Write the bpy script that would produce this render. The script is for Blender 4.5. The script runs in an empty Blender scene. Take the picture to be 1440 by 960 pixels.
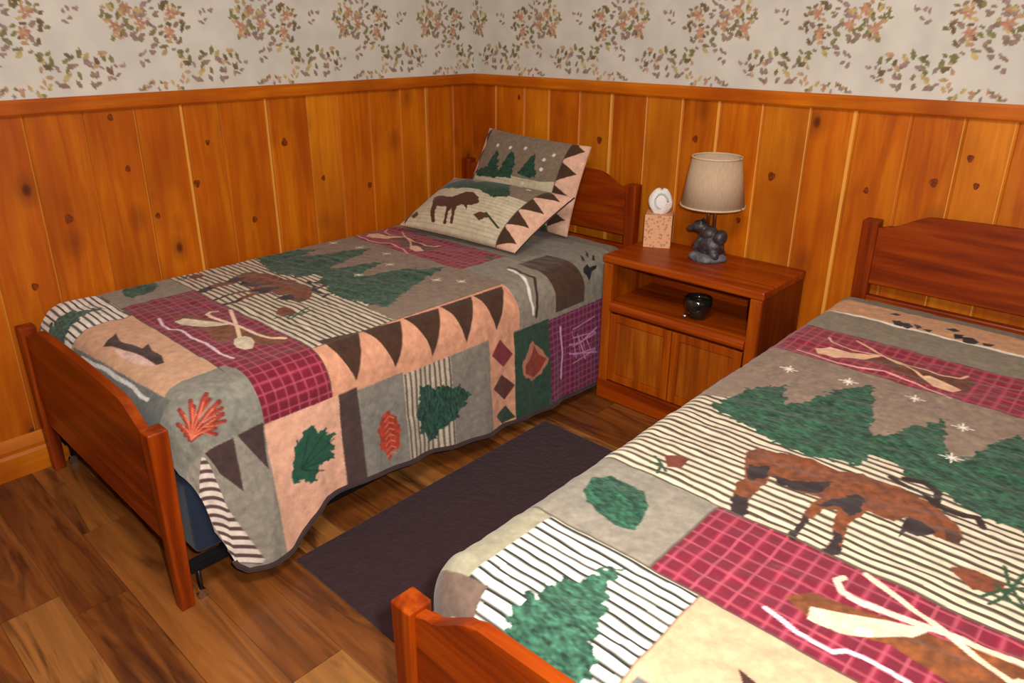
import bpy, bmesh, math, random
import numpy as np
from mathutils import Vector, Matrix, Euler

FLASH, CEIL, EXPO = 35.0, 56.0, 0.0
C = bpy.context.scene.collection
random.seed(7)

# ------------------------------------------------------------------ helpers
def tag(o, label=None, cat=None, group=None, kind=None):
    if label: o['label'] = label
    if cat: o['category'] = cat
    if group: o['group'] = group
    if kind: o['kind'] = kind
    return o

def empty(name, loc=(0, 0, 0), rz=0.0):
    o = bpy.data.objects.new(name, None)
    C.objects.link(o)
    o.location = loc
    o.rotation_euler = (0, 0, rz)
    o.empty_display_size = .1
    return o

def link(name, me, mat, parent=None, smooth=False):
    if mat is not None:
        me.materials.append(mat)
    if smooth:
        me.polygons.foreach_set('use_smooth', [True]*len(me.polygons))
    o = bpy.data.objects.new(name, me)
    C.objects.link(o)
    if parent is not None:
        o.parent = parent
    return o

def obj(name, bm, mat, parent=None, smooth=False):
    me = bpy.data.meshes.new(name)
    bmesh.ops.recalc_face_normals(bm, faces=bm.faces)
    bm.to_mesh(me)
    bm.free()
    return link(name, me, mat, parent, smooth)

def box(bm, x0, x1, y0, y1, z0, z1, bev=0.0, seg=2):
    r = bmesh.ops.create_cube(bm, size=1)
    vs = r['verts']
    bmesh.ops.scale(bm, vec=(x1-x0, y1-y0, z1-z0), verts=vs)
    bmesh.ops.translate(bm, vec=((x0+x1)/2, (y0+y1)/2, (z0+z1)/2), verts=vs)
    if bev > 0:
        es = list({e for v in vs for e in v.link_edges})
        bmesh.ops.bevel(bm, geom=es, offset=bev, segments=seg, profile=.5, affect='EDGES')
    return vs

def prism(bm, pts, y0, y1, bev=0.0):
    """outline pts (x, z) given depth from y0 to y1"""
    a = [bm.verts.new((x, y0, z)) for x, z in pts]
    b = [bm.verts.new((x, y1, z)) for x, z in pts]
    n = len(pts)
    fs = [bm.faces.new(a), bm.faces.new(list(reversed(b)))]
    for i in range(n):
        j = (i+1) % n
        fs.append(bm.faces.new((a[j], a[i], b[i], b[j])))
    if bev > 0:
        es = [e for f in fs[:2] for e in f.edges]
        bmesh.ops.bevel(bm, geom=list(set(es)), offset=bev, segments=2, profile=.5, affect='EDGES')

def lathe(bm, prof, cx=0, cy=0, n=40, close=True):
    rings = []
    for r, z in prof:
        rings.append([bm.verts.new((cx+r*math.cos(2*math.pi*i/n), cy+r*math.sin(2*math.pi*i/n), z)) for i in range(n)])
    for a, b in zip(rings, rings[1:]):
        for i in range(n):
            j = (i+1) % n
            bm.faces.new((a[i], a[j], b[j], b[i]))
    if close:
        bm.faces.new(list(reversed(rings[0])))
        bm.faces.new(rings[-1])

def tube(bm, pts, r, n=8, cap=True):
    rings = []
    P = [Vector(p) for p in pts]
    for i, p in enumerate(P):
        d = (P[min(i+1, len(P)-1)] - P[max(i-1, 0)]).normalized()
        up = Vector((0, 0, 1)) if abs(d.z) < .9 else Vector((1, 0, 0))
        u = d.cross(up).normalized(); v = d.cross(u)
        rings.append([bm.verts.new(p + u*r*math.cos(2*math.pi*k/n) + v*r*math.sin(2*math.pi*k/n)) for k in range(n)])
    for a, b in zip(rings, rings[1:]):
        for i in range(n):
            j = (i+1) % n
            bm.faces.new((a[i], a[j], b[j], b[i]))
    if cap:
        bm.faces.new(list(reversed(rings[0])))
        bm.faces.new(rings[-1])

def ellipsoid(bm, c, r, rot=(0, 0, 0), seg=20, ring=12):
    m = Matrix.Translation(c) @ Euler(rot).to_matrix().to_4x4() @ Matrix.Diagonal((r[0], r[1], r[2], 1))
    bmesh.ops.create_uvsphere(bm, u_segments=seg, v_segments=ring, radius=1, matrix=m)

def lin(c):
    return tuple(((v/255)/12.92 if v/255 <= .04045 else ((v/255+.055)/1.055)**2.4) for v in c)

# ------------------------------------------------------------------ materials
class NT:
    def __init__(s, name, rough=.5, spec=.5, coat=0):
        s.m = bpy.data.materials.new(name); s.m.use_nodes = True
        s.t = s.m.node_tree; s.n = s.t.nodes; s.l = s.t.links
        s.b = s.n['Principled BSDF']
        s.b.inputs['Roughness'].default_value = rough
        s.b.inputs['Specular IOR Level'].default_value = spec
        if coat:
            s.b.inputs['Coat Weight'].default_value = coat
            s.b.inputs['Coat Roughness'].default_value = .15
    def node(s, t, **k):
        n = s.n.new(t)
        for a, v in k.items():
            if a in n.inputs: n.inputs[a].default_value = v
            else: setattr(n, a, v)
        return n
    def coords(s, scale=(1, 1, 1), attr=None, off=(37, 17, 23)):
        tc = s.node('ShaderNodeTexCoord')
        out = tc.outputs['Object']
        if attr:
            at = s.node('ShaderNodeAttribute', attribute_name=attr)
            mul = s.node('ShaderNodeVectorMath', operation='SCALE'); 
            cb = s.node('ShaderNodeCombineXYZ')
            for i in range(3): 
                mm = s.node('ShaderNodeMath', operation='MULTIPLY'); mm.inputs[1].default_value = off[i]
                s.l.new(at.outputs['Fac'], mm.inputs[0]); s.l.new(mm.outputs[0], cb.inputs[i])
            add = s.node('ShaderNodeVectorMath', operation='ADD')
            s.l.new(out, add.inputs[0]); s.l.new(cb.outputs[0], add.inputs[1]); out = add.outputs[0]
            s.n.remove(mul)
        mp = s.node('ShaderNodeMapping'); mp.inputs['Scale'].default_value = scale
        s.l.new(out, mp.inputs['Vector'])
        return mp.outputs[0]
    def noise(s, vec, scale=5, detail=4, rough=.5, dist=0):
        n = s.node('ShaderNodeTexNoise'); n.inputs['Scale'].default_value = scale
        n.inputs['Detail'].default_value = detail; n.inputs['Roughness'].default_value = rough
        n.inputs['Distortion'].default_value = dist
        s.l.new(vec, n.inputs['Vector']); return n.outputs['Fac']
    def ramp(s, fac, stops):
        r = s.node('ShaderNodeValToRGB'); e = r.color_ramp.elements
        while len(e) < len(stops): e.new(.5)
        for el, (p, c) in zip(e, stops):
            el.position = p; el.color = (*lin(c), 1) if isinstance(c, tuple) else (c, c, c, 1)
        s.l.new(fac, r.inputs['Fac']); return r.outputs['Color']
    def mix(s, fac, a, b, mode='MIX'):
        m = s.node('ShaderNodeMix', data_type='RGBA', blend_type=mode)
        for sock, v in ((m.inputs[0], fac), (m.inputs[6], a), (m.inputs[7], b)):
            if isinstance(v, (int, float)): sock.default_value = v
            elif isinstance(v, tuple): sock.default_value = (*lin(v), 1)
            else: s.l.new(v, sock)
        return m.outputs[2]
    def math(s, op, a, b=0.0):
        m = s.node('ShaderNodeMath', operation=op)
        for i, v in enumerate((a, b)):
            if isinstance(v, (int, float)): m.inputs[i].default_value = v
            else: s.l.new(v, m.inputs[i])
        return m.outputs[0]
    def bump(s, h, dist=.002, strength=.5):
        b = s.node('ShaderNodeBump'); b.inputs['Distance'].default_value = dist
        b.inputs['Strength'].default_value = strength
        s.l.new(h, b.inputs['Height']); s.l.new(b.outputs[0], s.b.inputs['Normal'])
    def col(s, c):
        if isinstance(c, tuple): s.b.inputs['Base Color'].default_value = (*lin(c), 1)
        else: s.l.new(c, s.b.inputs['Base Color'])
    def attr(s, name, out='Color'):
        return s.node('ShaderNodeAttribute', attribute_name=name).outputs[out]

def mat_pine(name, axis):
    """knotty pine boards; per-board value in attribute 'seed'; axis: the grain's direction"""
    k = NT(name, rough=.45, spec=.22)
    sc = {'z': (14, 14, 1.1), 'x': (1.1, 14, 14), 'y': (14, 1.1, 14)}[axis]
    v = k.coords(sc, 'seed')
    grain = k.noise(v, 2.2, 6, .6, .6)
    fine = k.noise(k.coords(tuple(a*4 for a in sc), 'seed'), 3, 3, .6)
    cloud = k.noise(k.coords((2, 2, 1.2), 'seed'), 1.7, 3, .5)
    c = k.ramp(grain, [(.30, PINE[0]), (.47, PINE[1]), (.64, PINE[2])])
    c = k.mix(k.math('MULTIPLY', fine, .45), c, PINE[0])
    tint = k.ramp(k.attr('seed', 'Fac'), [(0, (162, 74, 2)), (.35, (200, 98, 3)), (.7, (214, 118, 6)), (1, (226, 148, 30))])
    c = k.mix(.45, c, tint)
    c = k.mix(k.ramp(cloud, [(.35, 0.0), (.72, .75)]), c, (144, 58, 2))
    # knots
    vo = k.node('ShaderNodeTexVoronoi', feature='F1'); vo.inputs['Scale'].default_value = 1
    ks = {'z': (7, 7, 4.4), 'x': (3.2, 6.5, 6.5), 'y': (6.5, 3.2, 6.5)}[axis]
    k.l.new(k.coords(ks, 'seed'), vo.inputs['Vector'])
    kn = k.ramp(vo.outputs['Distance'], [(.0, 1.0), (.06, .85), (.11, .38), (.30, .0)])
    c = k.mix(kn, c, (78, 30, 10))
    c = k.mix(k.attr('edge', 'Fac'), c, PINE[3])
    k.col(c)
    k.bump(grain, .001, .3)
    return k.m

PINE = [(150, 70, 3), (202, 102, 4), (226, 138, 16), (232, 166, 74)]

def mat_cherry(name, axis='x', dark=(88, 25, 1), mid=(128, 44, 1), light=(160, 68, 4)):
    k = NT(name, rough=.36, spec=.28)
    sc = {'z': (18, 18, 1.2), 'x': (1.2, 18, 18), 'y': (18, 1.2, 18)}[axis]
    g = k.noise(k.coords(sc), 1.6, 5, .6, .5)
    c = k.ramp(g, [(.28, dark), (.5, mid), (.74, light)])
    k.col(c); k.bump(g, .0006, .25)
    return k.m

def mat_floor():
    k = NT('laminate_planks', rough=.3, spec=.5)
    v = k.coords((.9, 11, 1), 'seed')
    g = k.noise(v, 1.5, 5, .62, 1.6)
    g2 = k.noise(k.coords((.7, 6, 1), 'seed', (11, 41, 3)), 1.6, 4, .6, 2.0)
    c = k.ramp(g, [(.27, (58, 28, 11)), (.42, (104, 54, 20)), (.56, (138, 78, 30)), (.75, (166, 104, 48))])
    tint = k.ramp(k.attr('seed', 'Fac'), [(0, (80, 42, 20)), (.3, (106, 60, 28)), (.6, (140, 82, 36)), (1, (186, 132, 70))])
    c = k.mix(.42, c, tint)
    c = k.mix(k.ramp(g2, [(.52, 0.0), (.66, .85)]), c, (58, 28, 14))
    c = k.mix(k.math('MULTIPLY', k.attr('edge', 'Fac'), .6), c, (48, 24, 12))
    k.col(c); k.bump(g, .0006, .2)
    return k.m

def mat_fabric(name, color=None, attr=None, rough=.9, wr=.002):
    k = NT(name, rough=rough, spec=.15)
    n = k.noise(k.coords((1, 1, 1)), 38, 4, .65)
    base = k.attr(attr) if attr else None
    var = k.ramp(n, [(.3, .80), (.7, 1.12)])
    if attr: c = k.mix(1.0, base, var, 'MULTIPLY')
    else: c = k.mix(1.0, color, var, 'MULTIPLY')
    k.col(c)
    k.b.inputs['Sheen Weight'].default_value = .15
    n2 = k.noise(k.coords((1, 1, 1)), 60, 3, .6)
    k.bump(n2, wr, .6)
    return k.m

def mat_plain(name, color, rough=.5, spec=.5, metal=0, var=.12, scale=20, bump=0):
    k = NT(name, rough=rough, spec=spec)
    n = k.noise(k.coords((1, 1, 1)), scale, 3, .6)
    c = k.mix(1.0, color, k.ramp(n, [(.3, 1-var), (.7, 1+var*.3)]), 'MULTIPLY')
    k.col(c); k.b.inputs['Metallic'].default_value = metal
    if bump: k.bump(n, bump, .6)
    return k.m

# ------------------------------------------------------------------ draped surfaces
# quilt surface: s across the bed (x from the bed's wall side), t along it (y)
def surf(s, t, bed):
    xl, xr, rl, rr, ty, rf, ztop, slope = bed
    a = np.where(s > xr, s - xr, np.where(s < xl, xl - s, 0.0))
    sg = np.where(s > xr, 1.0, -1.0)
    b = np.maximum(ty - t, 0.0)
    e = np.sqrt(a*a + b*b) + 1e-9
    r = (np.where(s > xr, rr, rl)*a + rf*b)/(a + b + 1e-9) + 1e-6
    q = np.pi*r/2
    arc = np.minimum(e, q); rest = np.maximum(e - q, 0)
    h = r*np.sin(arc/r) + slope*rest
    d = r*(1-np.cos(arc/r)) + rest
    x = np.clip(s, xl, xr) + sg*h*a/e
    y = np.maximum(t, ty) - h*b/e
    return x, y, ztop - d
BED1 = (.05, .92, .03, .10, -1.92, .09, .56, .05)
BED2 = (.06, .93, .05, .10, -1.87, .09, .555, .05)
def pillow_surf(p, q, c, th, side=1.0):
    # p across 0..1, q up 0..1; c: BL, BR, TR, TL
    BL, BR, TR, TL = [np.array(v, float) for v in c]
    p = np.asarray(p, float); q = np.asarray(q, float)
    # pinch the sides inward between the corners
    pin = .035
    p2 = .5 + (p-.5)*(1 - pin*4*q*(1-q)); q2 = .5 + (q-.5)*(1 - pin*4*p*(1-p))
    B = ((1-p2)*(1-q2))[...,None]*BL + (p2*(1-q2))[...,None]*BR + (p2*q2)[...,None]*TR + ((1-p2)*q2)[...,None]*TL
    n = np.cross(BR-BL, TL-BL); n /= np.linalg.norm(n)
    w = (np.clip(1-(2*p-1)**2, 0, 1)**.55)*(np.clip(1-(2*q-1)**2, 0, 1)**.55)
    return B + (side*th*w)[...,None]*n
PIL_BACK = ((.12,-.23,.585),(.745,-.20,.572),(.80,-.13,.945),(.20,-.10,.965))
PIL_FRONT = ((.13,-.595,.590),(.755,-.53,.574),(.835,-.27,.765),(.15,-.28,.755))

# quilt pattern shapes, measured on the cloth: (s across, t along)
SHAPES = [
('scene_trees','poly',[(.021,-1.226),(.041,-1.096),(.1,-.988),(.141,-1.098),(.173,-1.069),(.193,-1.005),(.21,-.928),(.265,-.858),(.297,-.947),(.346,-1.116),(.372,-1.089),(.397,-1.011),(.445,-.912),(.476,-1.036),(.508,-1.108),(.529,-1.05),(.561,-.926),(.59,-.87),(.661,-1.271),(.596,-1.277),(.529,-1.248),(.488,-1.232),(.45,-1.224),(.425,-1.184),(.376,-1.193),(.376,-1.22),(.368,-1.253),(.309,-1.275),(.25,-1.29),(.183,-1.271),(.088,-1.25)]),
('moose','poly',[(.175,-1.36),(.189,-1.327),(.222,-1.321),(.289,-1.3),(.348,-1.302),(.386,-1.277),(.417,-1.288),(.458,-1.281),(.492,-1.294),(.521,-1.296),(.551,-1.319),(.576,-1.343),(.588,-1.368),(.586,-1.387),(.567,-1.397),(.549,-1.397),(.531,-1.393),(.5,-1.366),(.482,-1.403),(.45,-1.405),(.435,-1.405),(.435,-1.43),(.425,-1.465),(.433,-1.507),(.445,-1.564),(.433,-1.575),(.419,-1.571),(.421,-1.533),(.405,-1.486),(.395,-1.443),(.376,-1.457),(.368,-1.502),(.372,-1.556),(.374,-1.581),(.358,-1.577),(.36,-1.527),(.352,-1.478),(.356,-1.422),(.326,-1.428),(.293,-1.426),(.256,-1.418),(.259,-1.447),(.258,-1.494),(.263,-1.531),(.277,-1.558),(.275,-1.579),(.25,-1.575),(.228,-1.523),(.218,-1.486),(.222,-1.457),(.198,-1.414)]),
('mdark1','poly',[(.2,-1.41),(.24,-1.385),(.25,-1.424),(.228,-1.455)]),
('mdark2','poly',[(.259,-1.414),(.293,-1.403),(.33,-1.376),(.354,-1.348),(.348,-1.41),(.321,-1.424),(.281,-1.43)]),
('mdark3','poly',[(.384,-1.397),(.403,-1.356),(.423,-1.37),(.429,-1.416),(.419,-1.445),(.395,-1.428),(.376,-1.447),(.36,-1.451)]),
('mdark4','poly',[(.228,-1.523),(.256,-1.517),(.277,-1.558),(.275,-1.579),(.25,-1.575)]),
('mdark5','poly',[(.356,-1.498),(.368,-1.502),(.372,-1.556),(.374,-1.581),(.358,-1.577),(.36,-1.527)]),
('mdark6','poly',[(.411,-1.5),(.429,-1.509),(.445,-1.564),(.433,-1.575),(.419,-1.571),(.421,-1.533)]),
('beard','poly',[(.496,-1.376),(.521,-1.368),(.549,-1.387),(.527,-1.42),(.508,-1.418),(.504,-1.447),(.498,-1.407)]),
('muzzle','poly',[(.555,-1.364),(.575,-1.354),(.588,-1.368),(.586,-1.387),(.567,-1.397)]),
('antler','line',[(.433,-1.255),(.462,-1.267),(.494,-1.271),(.521,-1.294),(.541,-1.298),(.569,-1.296),(.592,-1.284),(.606,-1.31)]),
('antler','line',[(.454,-1.24),(.486,-1.228),(.515,-1.244),(.523,-1.286)]),
('cone1','poly',[(.59,-1.465),(.61,-1.447),(.649,-1.447),(.671,-1.453),(.665,-1.484),(.634,-1.5),(.606,-1.486)]),
('needle','line',[(.647,-1.509),(.663,-1.478),(.691,-1.443)]),
('needle','line',[(.659,-1.523),(.673,-1.486),(.685,-1.403)]),
('needle','line',[(.657,-1.403),(.673,-1.451),(.701,-1.492)]),
('needle','line',[(.657,-1.465),(.687,-1.496),(.701,-1.5)]),
('cone2','poly',[(.059,-1.494),(.08,-1.474),(.104,-1.469),(.11,-1.513),(.086,-1.527)]),
('needle','line',[(.053,-1.538),(.072,-1.527),(.094,-1.546)]),
('needle','line',[(.045,-1.509),(.072,-1.527),(.084,-1.562)]),
('pine2','poly',[(.013,-1.715),(-.002,-1.67),(.021,-1.633),(.098,-1.635),(.132,-1.668),(.155,-1.744),(.12,-1.759),(.039,-1.738)]),
('canoeL','poly',[(.421,-1.725),(.447,-1.686),(.517,-1.668),(.628,-1.649),(.71,-1.618),(.83,-1.583),(.852,-1.606),(.799,-1.668),(.718,-1.688),(.716,-1.732),(.659,-1.729),(.575,-1.715),(.519,-1.734),(.47,-1.748)]),
('blade','poly',[(.466,-1.75),(.458,-1.719),(.515,-1.686),(.61,-1.639),(.592,-1.678),(.555,-1.715),(.512,-1.744)]),
('bladec','poly',[(.726,-1.694),(.714,-1.676),(.722,-1.657),(.748,-1.651),(.787,-1.663),(.819,-1.688),(.815,-1.709),(.785,-1.717),(.756,-1.711)]),
('paddle','line',[(.472,-1.616),(.466,-1.632),(.482,-1.653),(.512,-1.655),(.555,-1.649),(.641,-1.632),(.734,-1.626),(.787,-1.614),(.825,-1.589)]),
('paddle','line',[(.496,-1.583),(.588,-1.618),(.651,-1.643),(.718,-1.672)]),
('water','line',[(.409,-1.771),(.468,-1.785),(.517,-1.787),(.531,-1.771),(.555,-1.765),(.622,-1.769),(.687,-1.76),(.785,-1.767),(.846,-1.76)]),
('ublade','poly',[(.063,-.713),(.094,-.682),(.151,-.682),(.224,-.639),(.187,-.705),(.133,-.742),(.084,-.744)]),
('ublade2','poly',[(.332,-.707),(.352,-.691),(.387,-.697),(.433,-.72),(.419,-.749),(.376,-.747)]),
('upaddle','line',[(.065,-.612),(.084,-.641),(.143,-.66),(.226,-.643),(.285,-.666),(.336,-.705)]),
('upaddle','line',[(.133,-.585),(.226,-.643),(.303,-.658),(.38,-.664),(.413,-.649),(.423,-.623)]),
('ucanoe','poly',[(.179,-.701),(.244,-.633),(.301,-.651),(.354,-.662),(.397,-.643),(.454,-.643),(.445,-.722),(.403,-.744),(.328,-.747),(.244,-.703)]),
('uwater','line',[(.033,-.757),(.092,-.765),(.147,-.777),(.198,-.771),(.258,-.744),(.307,-.757),(.358,-.765),(.425,-.794)]),
('paw1','poly',[(.126,-.286),(.141,-.263),(.159,-.274),(.149,-.288)]),
('paw1','poly',[(.153,-.346),(.171,-.329),(.189,-.346),(.189,-.373),(.169,-.373)]),
('paw1','poly',[(.183,-.34),(.198,-.333),(.218,-.356),(.208,-.381),(.193,-.371)]),
('paw1','poly',[(.21,-.329),(.228,-.331),(.24,-.35),(.23,-.369)]),
('paw1','poly',[(.24,-.358),(.267,-.348),(.265,-.373)]),
('paw2','poly',[(.289,-.304),(.309,-.284),(.328,-.294),(.315,-.321)]),
('paw2','poly',[(.321,-.34),(.344,-.325),(.346,-.354),(.332,-.369)]),
('paw2','poly',[(.344,-.344),(.37,-.333),(.389,-.35),(.384,-.379),(.356,-.379)]),
('paw2','poly',[(.397,-.35),(.427,-.344),(.423,-.366),(.405,-.371)]),
('orangeleaf','poly',[(.982,-1.975),(.972,-1.951),(.996,-1.959),(.958,-1.917),(.988,-1.92),(.974,-1.901),(.998,-1.899),(1.004,-1.884),(1.019,-1.895),(1.027,-1.864),(1.033,-1.891),(1.049,-1.897),(1.039,-1.924),(1.049,-1.944),(1.071,-1.971),(1.059,-2.008),(1.041,-2.029),(1.027,-2.0)]),
('tri','poly',[(1.11,-1.969),(1.102,-1.87),(1.252,-1.872)]),
('tri','poly',[(1.1,-1.86),(1.092,-1.787),(1.224,-1.794)]),
('footstripes','poly',[(1.112,-1.988),(1.118,-1.975),(1.457,-1.855),(1.47,-1.864),(1.437,-1.942),(1.301,-2.046),(1.193,-2.081)]),
('greenleaf','poly',[(1.175,-1.701),(1.189,-1.694),(1.159,-1.67),(1.161,-1.643),(1.185,-1.632),(1.183,-1.601),(1.203,-1.608),(1.216,-1.573),(1.228,-1.601),(1.256,-1.579),(1.258,-1.597),(1.293,-1.581),(1.281,-1.62),(1.287,-1.647),(1.325,-1.659),(1.323,-1.688),(1.303,-1.692),(1.307,-1.727),(1.275,-1.727),(1.228,-1.713)]),
('redcone','poly',[(1.209,-1.393),(1.25,-1.364),(1.291,-1.352),(1.342,-1.36),(1.352,-1.389),(1.376,-1.403),(1.34,-1.416),(1.327,-1.432),(1.266,-1.434),(1.22,-1.416)]),
('sidetree','poly',[(1.173,-1.269),(1.193,-1.252),(1.185,-1.223),(1.212,-1.199),(1.205,-1.168),(1.232,-1.122),(1.228,-1.102),(1.289,-1.046),(1.297,-1.077),(1.317,-1.069),(1.317,-1.11),(1.348,-1.112),(1.34,-1.151),(1.358,-1.172),(1.358,-1.19),(1.392,-1.205),(1.384,-1.242),(1.348,-1.252),(1.338,-1.275),(1.313,-1.263),(1.273,-1.281),(1.234,-1.265)]),
('ztri','poly',[(.907,-1.531),(.933,-1.411),(1.004,-1.451),(1.079,-1.492),(1.019,-1.513),(.966,-1.527)]),
('ztri','poly',[(.931,-1.401),(.949,-1.265),(1.027,-1.312),(1.086,-1.349),(1.031,-1.368),(.982,-1.382)]),
('ztri','poly',[(.943,-1.25),(.951,-1.114),(1.035,-1.166),(1.098,-1.203),(1.033,-1.221),(.992,-1.234)]),
('ztri','poly',[(.947,-1.102),(.949,-.963),(1.033,-1.021),(1.098,-1.056),(1.031,-1.075),(.99,-1.085)]),
('ztri','poly',[(.949,-.953),(.951,-.814),(1.027,-.87),(1.096,-.914),(1.033,-.932),(.986,-.938)]),
('dia1','poly',[(1.134,-.901),(1.207,-.839),(1.242,-.885),(1.181,-.943)]),
('dia2','poly',[(1.268,-.893),(1.329,-.831),(1.37,-.881),(1.307,-.938)]),
('dia3','poly',[(1.394,-.876),(1.455,-.831),(1.462,-.891),(1.417,-.928)]),
('redleaf','poly',[(1.209,-.726),(1.25,-.703),(1.279,-.666),(1.315,-.693),(1.333,-.73),(1.303,-.777),(1.27,-.777),(1.254,-.746)]),
('purpline','line',[(1.193,-.575),(1.285,-.562),(1.394,-.571)]),
('purpline','line',[(1.272,-.521),(1.283,-.453),(1.25,-.352)]),
('purpline','line',[(1.309,-.521),(1.354,-.35)]),
('purpline','line',[(1.252,-.467),(1.358,-.424)]),
('ski','line',[(.848,-.668),(.872,-.668),(.915,-.684),(.953,-.699),(1.012,-.726),(1.039,-.732),(1.065,-.728),(1.09,-.726)]),
('skidark','line',[(.832,-.651),(.86,-.649),(.911,-.664),(.945,-.666),(.96,-.653),(1.008,-.684),(1.053,-.703),(1.104,-.711)]),
('pawblk','poly',[(.913,-.329),(.943,-.344),(.97,-.364),(.96,-.372)]),
('pawblk','poly',[(.903,-.275),(.931,-.294),(.958,-.325),(.943,-.325)]),
('pawblk','poly',[(.949,-.288),(.956,-.284),(.98,-.313),(.974,-.325)]),
('pawblk','poly',[(.994,-.401),(.982,-.364),(1.0,-.364),(.998,-.323),(1.012,-.333),(1.018,-.364),(1.039,-.383),(1.049,-.395),(1.025,-.399),(1.01,-.412)]),
('fishtop','poly',[(.478,-1.963),(.433,-1.907),(.504,-1.922),(.551,-1.907),(.6,-1.901),(.577,-1.874),(.628,-1.886),(.685,-1.884),(.73,-1.897),(.73,-1.917),(.649,-1.922),(.565,-1.938),(.506,-1.948)]),
('fishbelly','poly',[(.515,-1.953),(.565,-1.938),(.651,-1.922),(.73,-1.917),(.71,-1.94),(.661,-1.953),(.59,-1.957)]),
('waterstrip','poly',[(.342,-2.023),(.915,-1.981),(.956,-2.035),(.884,-2.062),(.512,-2.064),(.364,-2.068)]),
('squig','line',[(.407,-2.023),(.506,-2.017),(.58,-2.008),(.659,-2.006),(.746,-2.0),(.799,-2.008),(.844,-2.006)]),
('foottree','poly',[(.104,-2.077),(.137,-2.064),(.116,-2.042),(.124,-2.019),(.118,-1.992),(.139,-1.996),(.122,-1.957),(.139,-1.961),(.135,-1.932),(.157,-1.93),(.161,-1.911),(.175,-1.893),(.173,-1.864),(.191,-1.849),(.204,-1.878),(.204,-1.899),(.218,-1.916),(.218,-1.934),(.238,-1.949),(.24,-1.98),(.259,-1.986),(.252,-2.013),(.275,-2.023),(.271,-2.04),(.287,-2.052),(.25,-2.075),(.208,-2.077),(.147,-2.081)]),
('b2corner','poly',[(-.065,-2.11),(-.067,-2.042),(-.016,-2.04),(.021,-2.031),(.057,-2.023),(.059,-2.044),(.067,-2.087),(.023,-2.099)]),
]

# ------------------------------------------------------------------ pattern painter
def hash2(i, j, k=0):
    v = np.sin(i*127.1 + j*311.7 + k*74.7)*43758.5453
    return v - np.floor(v)

def vnoise(x, y, k=0):
    i = np.floor(x); j = np.floor(y); fx = x-i; fy = y-j
    fx = fx*fx*(3-2*fx); fy = fy*fy*(3-2*fy)
    return (hash2(i, j, k)*(1-fx)+hash2(i+1, j, k)*fx)*(1-fy) + (hash2(i, j+1, k)*(1-fx)+hash2(i+1, j+1, k)*fx)*fy

class Paint:
    def __init__(s, X, Y, base):
        s.X = X; s.Y = Y; s.c = np.empty((len(X), 3)); s.c[:] = base
    def inside(s, pts, X, Y):
        r = np.zeros(len(X), bool); n = len(pts)
        for a in range(n):
            x0, y0 = pts[a]; x1, y1 = pts[(a+1) % n]
            if y0 == y1: continue
            m = ((y0 > Y) != (y1 > Y))
            r ^= m & (X < (x1-x0)*(Y-y0)/(y1-y0)+x0)
        return r
    def sel(s, x0, x1, y0, y1):
        return np.nonzero((s.X >= x0) & (s.X <= x1) & (s.Y >= y0) & (s.Y <= y1))[0]
    def put(s, idx, col, var=0, seed=0, vs=90):
        if callable(col): v = col(s.X[idx], s.Y[idx])
        else: v = np.broadcast_to(np.array(col, float), (len(idx), 3)).copy()
        if var:
            n = vnoise(s.X[idx]*vs, s.Y[idx]*vs, seed)*.65 + vnoise(s.X[idx]*vs*2.3, s.Y[idx]*vs*2.3, seed+3)*.35
            v = v*(1+var*(n-.5)*2)[:, None]
        s.c[idx] = v
    def rect(s, x0, x1, y0, y1, col, var=0, seed=0):
        s.put(s.sel(x0, x1, y0, y1), col, var, seed)
    def poly(s, pts, col, jag=0, js=110, var=0, seed=0):
        P = np.array(pts); m = jag+.002
        i = s.sel(P[:, 0].min()-m, P[:, 0].max()+m, P[:, 1].min()-m, P[:, 1].max()+m)
        if not len(i): return
        X = s.X[i]; Y = s.Y[i]
        if jag:
            X2 = X + jag*(vnoise(X*js, Y*js, seed+1)-.5)*2; Y2 = Y + jag*(vnoise(X*js, Y*js, seed+2)-.5)*2
        else: X2, Y2 = X, Y
        s.put(i[s.inside(pts, X2, Y2)], col, var, seed)
    def line(s, pts, w, col, taper=False):
        P = np.array(pts)
        i = s.sel(P[:, 0].min()-w, P[:, 0].max()+w, P[:, 1].min()-w, P[:, 1].max()+w)
        if not len(i): return
        X = s.X[i]; Y = s.Y[i]; d = np.full(len(i), 9.0)
        for (x0, y0), (x1, y1) in zip(pts[:-1], pts[1:]):
            dx, dy = x1-x0, y1-y0; L = dx*dx+dy*dy+1e-12
            t = np.clip(((X-x0)*dx+(Y-y0)*dy)/L, 0, 1)
            d = np.minimum(d, np.hypot(X-x0-t*dx, Y-y0-t*dy))
        s.put(i[d < w/2], col)
    def star(s, x, y, r, col):
        for k in range(4):
            a = k*math.pi/4 + .2; q = r if k % 2 == 0 else r*.6
            s.line([(x-q*math.cos(a), y-q*math.sin(a)), (x+q*math.cos(a), y+q*math.sin(a))], .0035, col)

SAGE = (138, 129, 114); TAUPE = (134, 112, 94); PEACH = (206, 162, 128); CREAM = (212, 196, 168)
DARK = (74, 62, 50); MAROON = (114, 28, 46); ROSE = (160, 68, 82); BROWN = (78, 50, 38)
GREEN = (38, 72, 52); MOOSE = (116, 62, 34); HIDE = (48, 36, 36); WHITE = (236, 228, 212)

def stripes(period, dk, axis, a=CREAM, b=DARK, ph=0.0):
    def f(X, Y):
        q = (X if axis == 's' else Y)/period + ph + .10*vnoise(X*9, Y*9, 5)
        m = (q - np.floor(q)) < dk
        return np.where(m[:, None], np.array(b, float), np.array(a, float))
    return f

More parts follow.
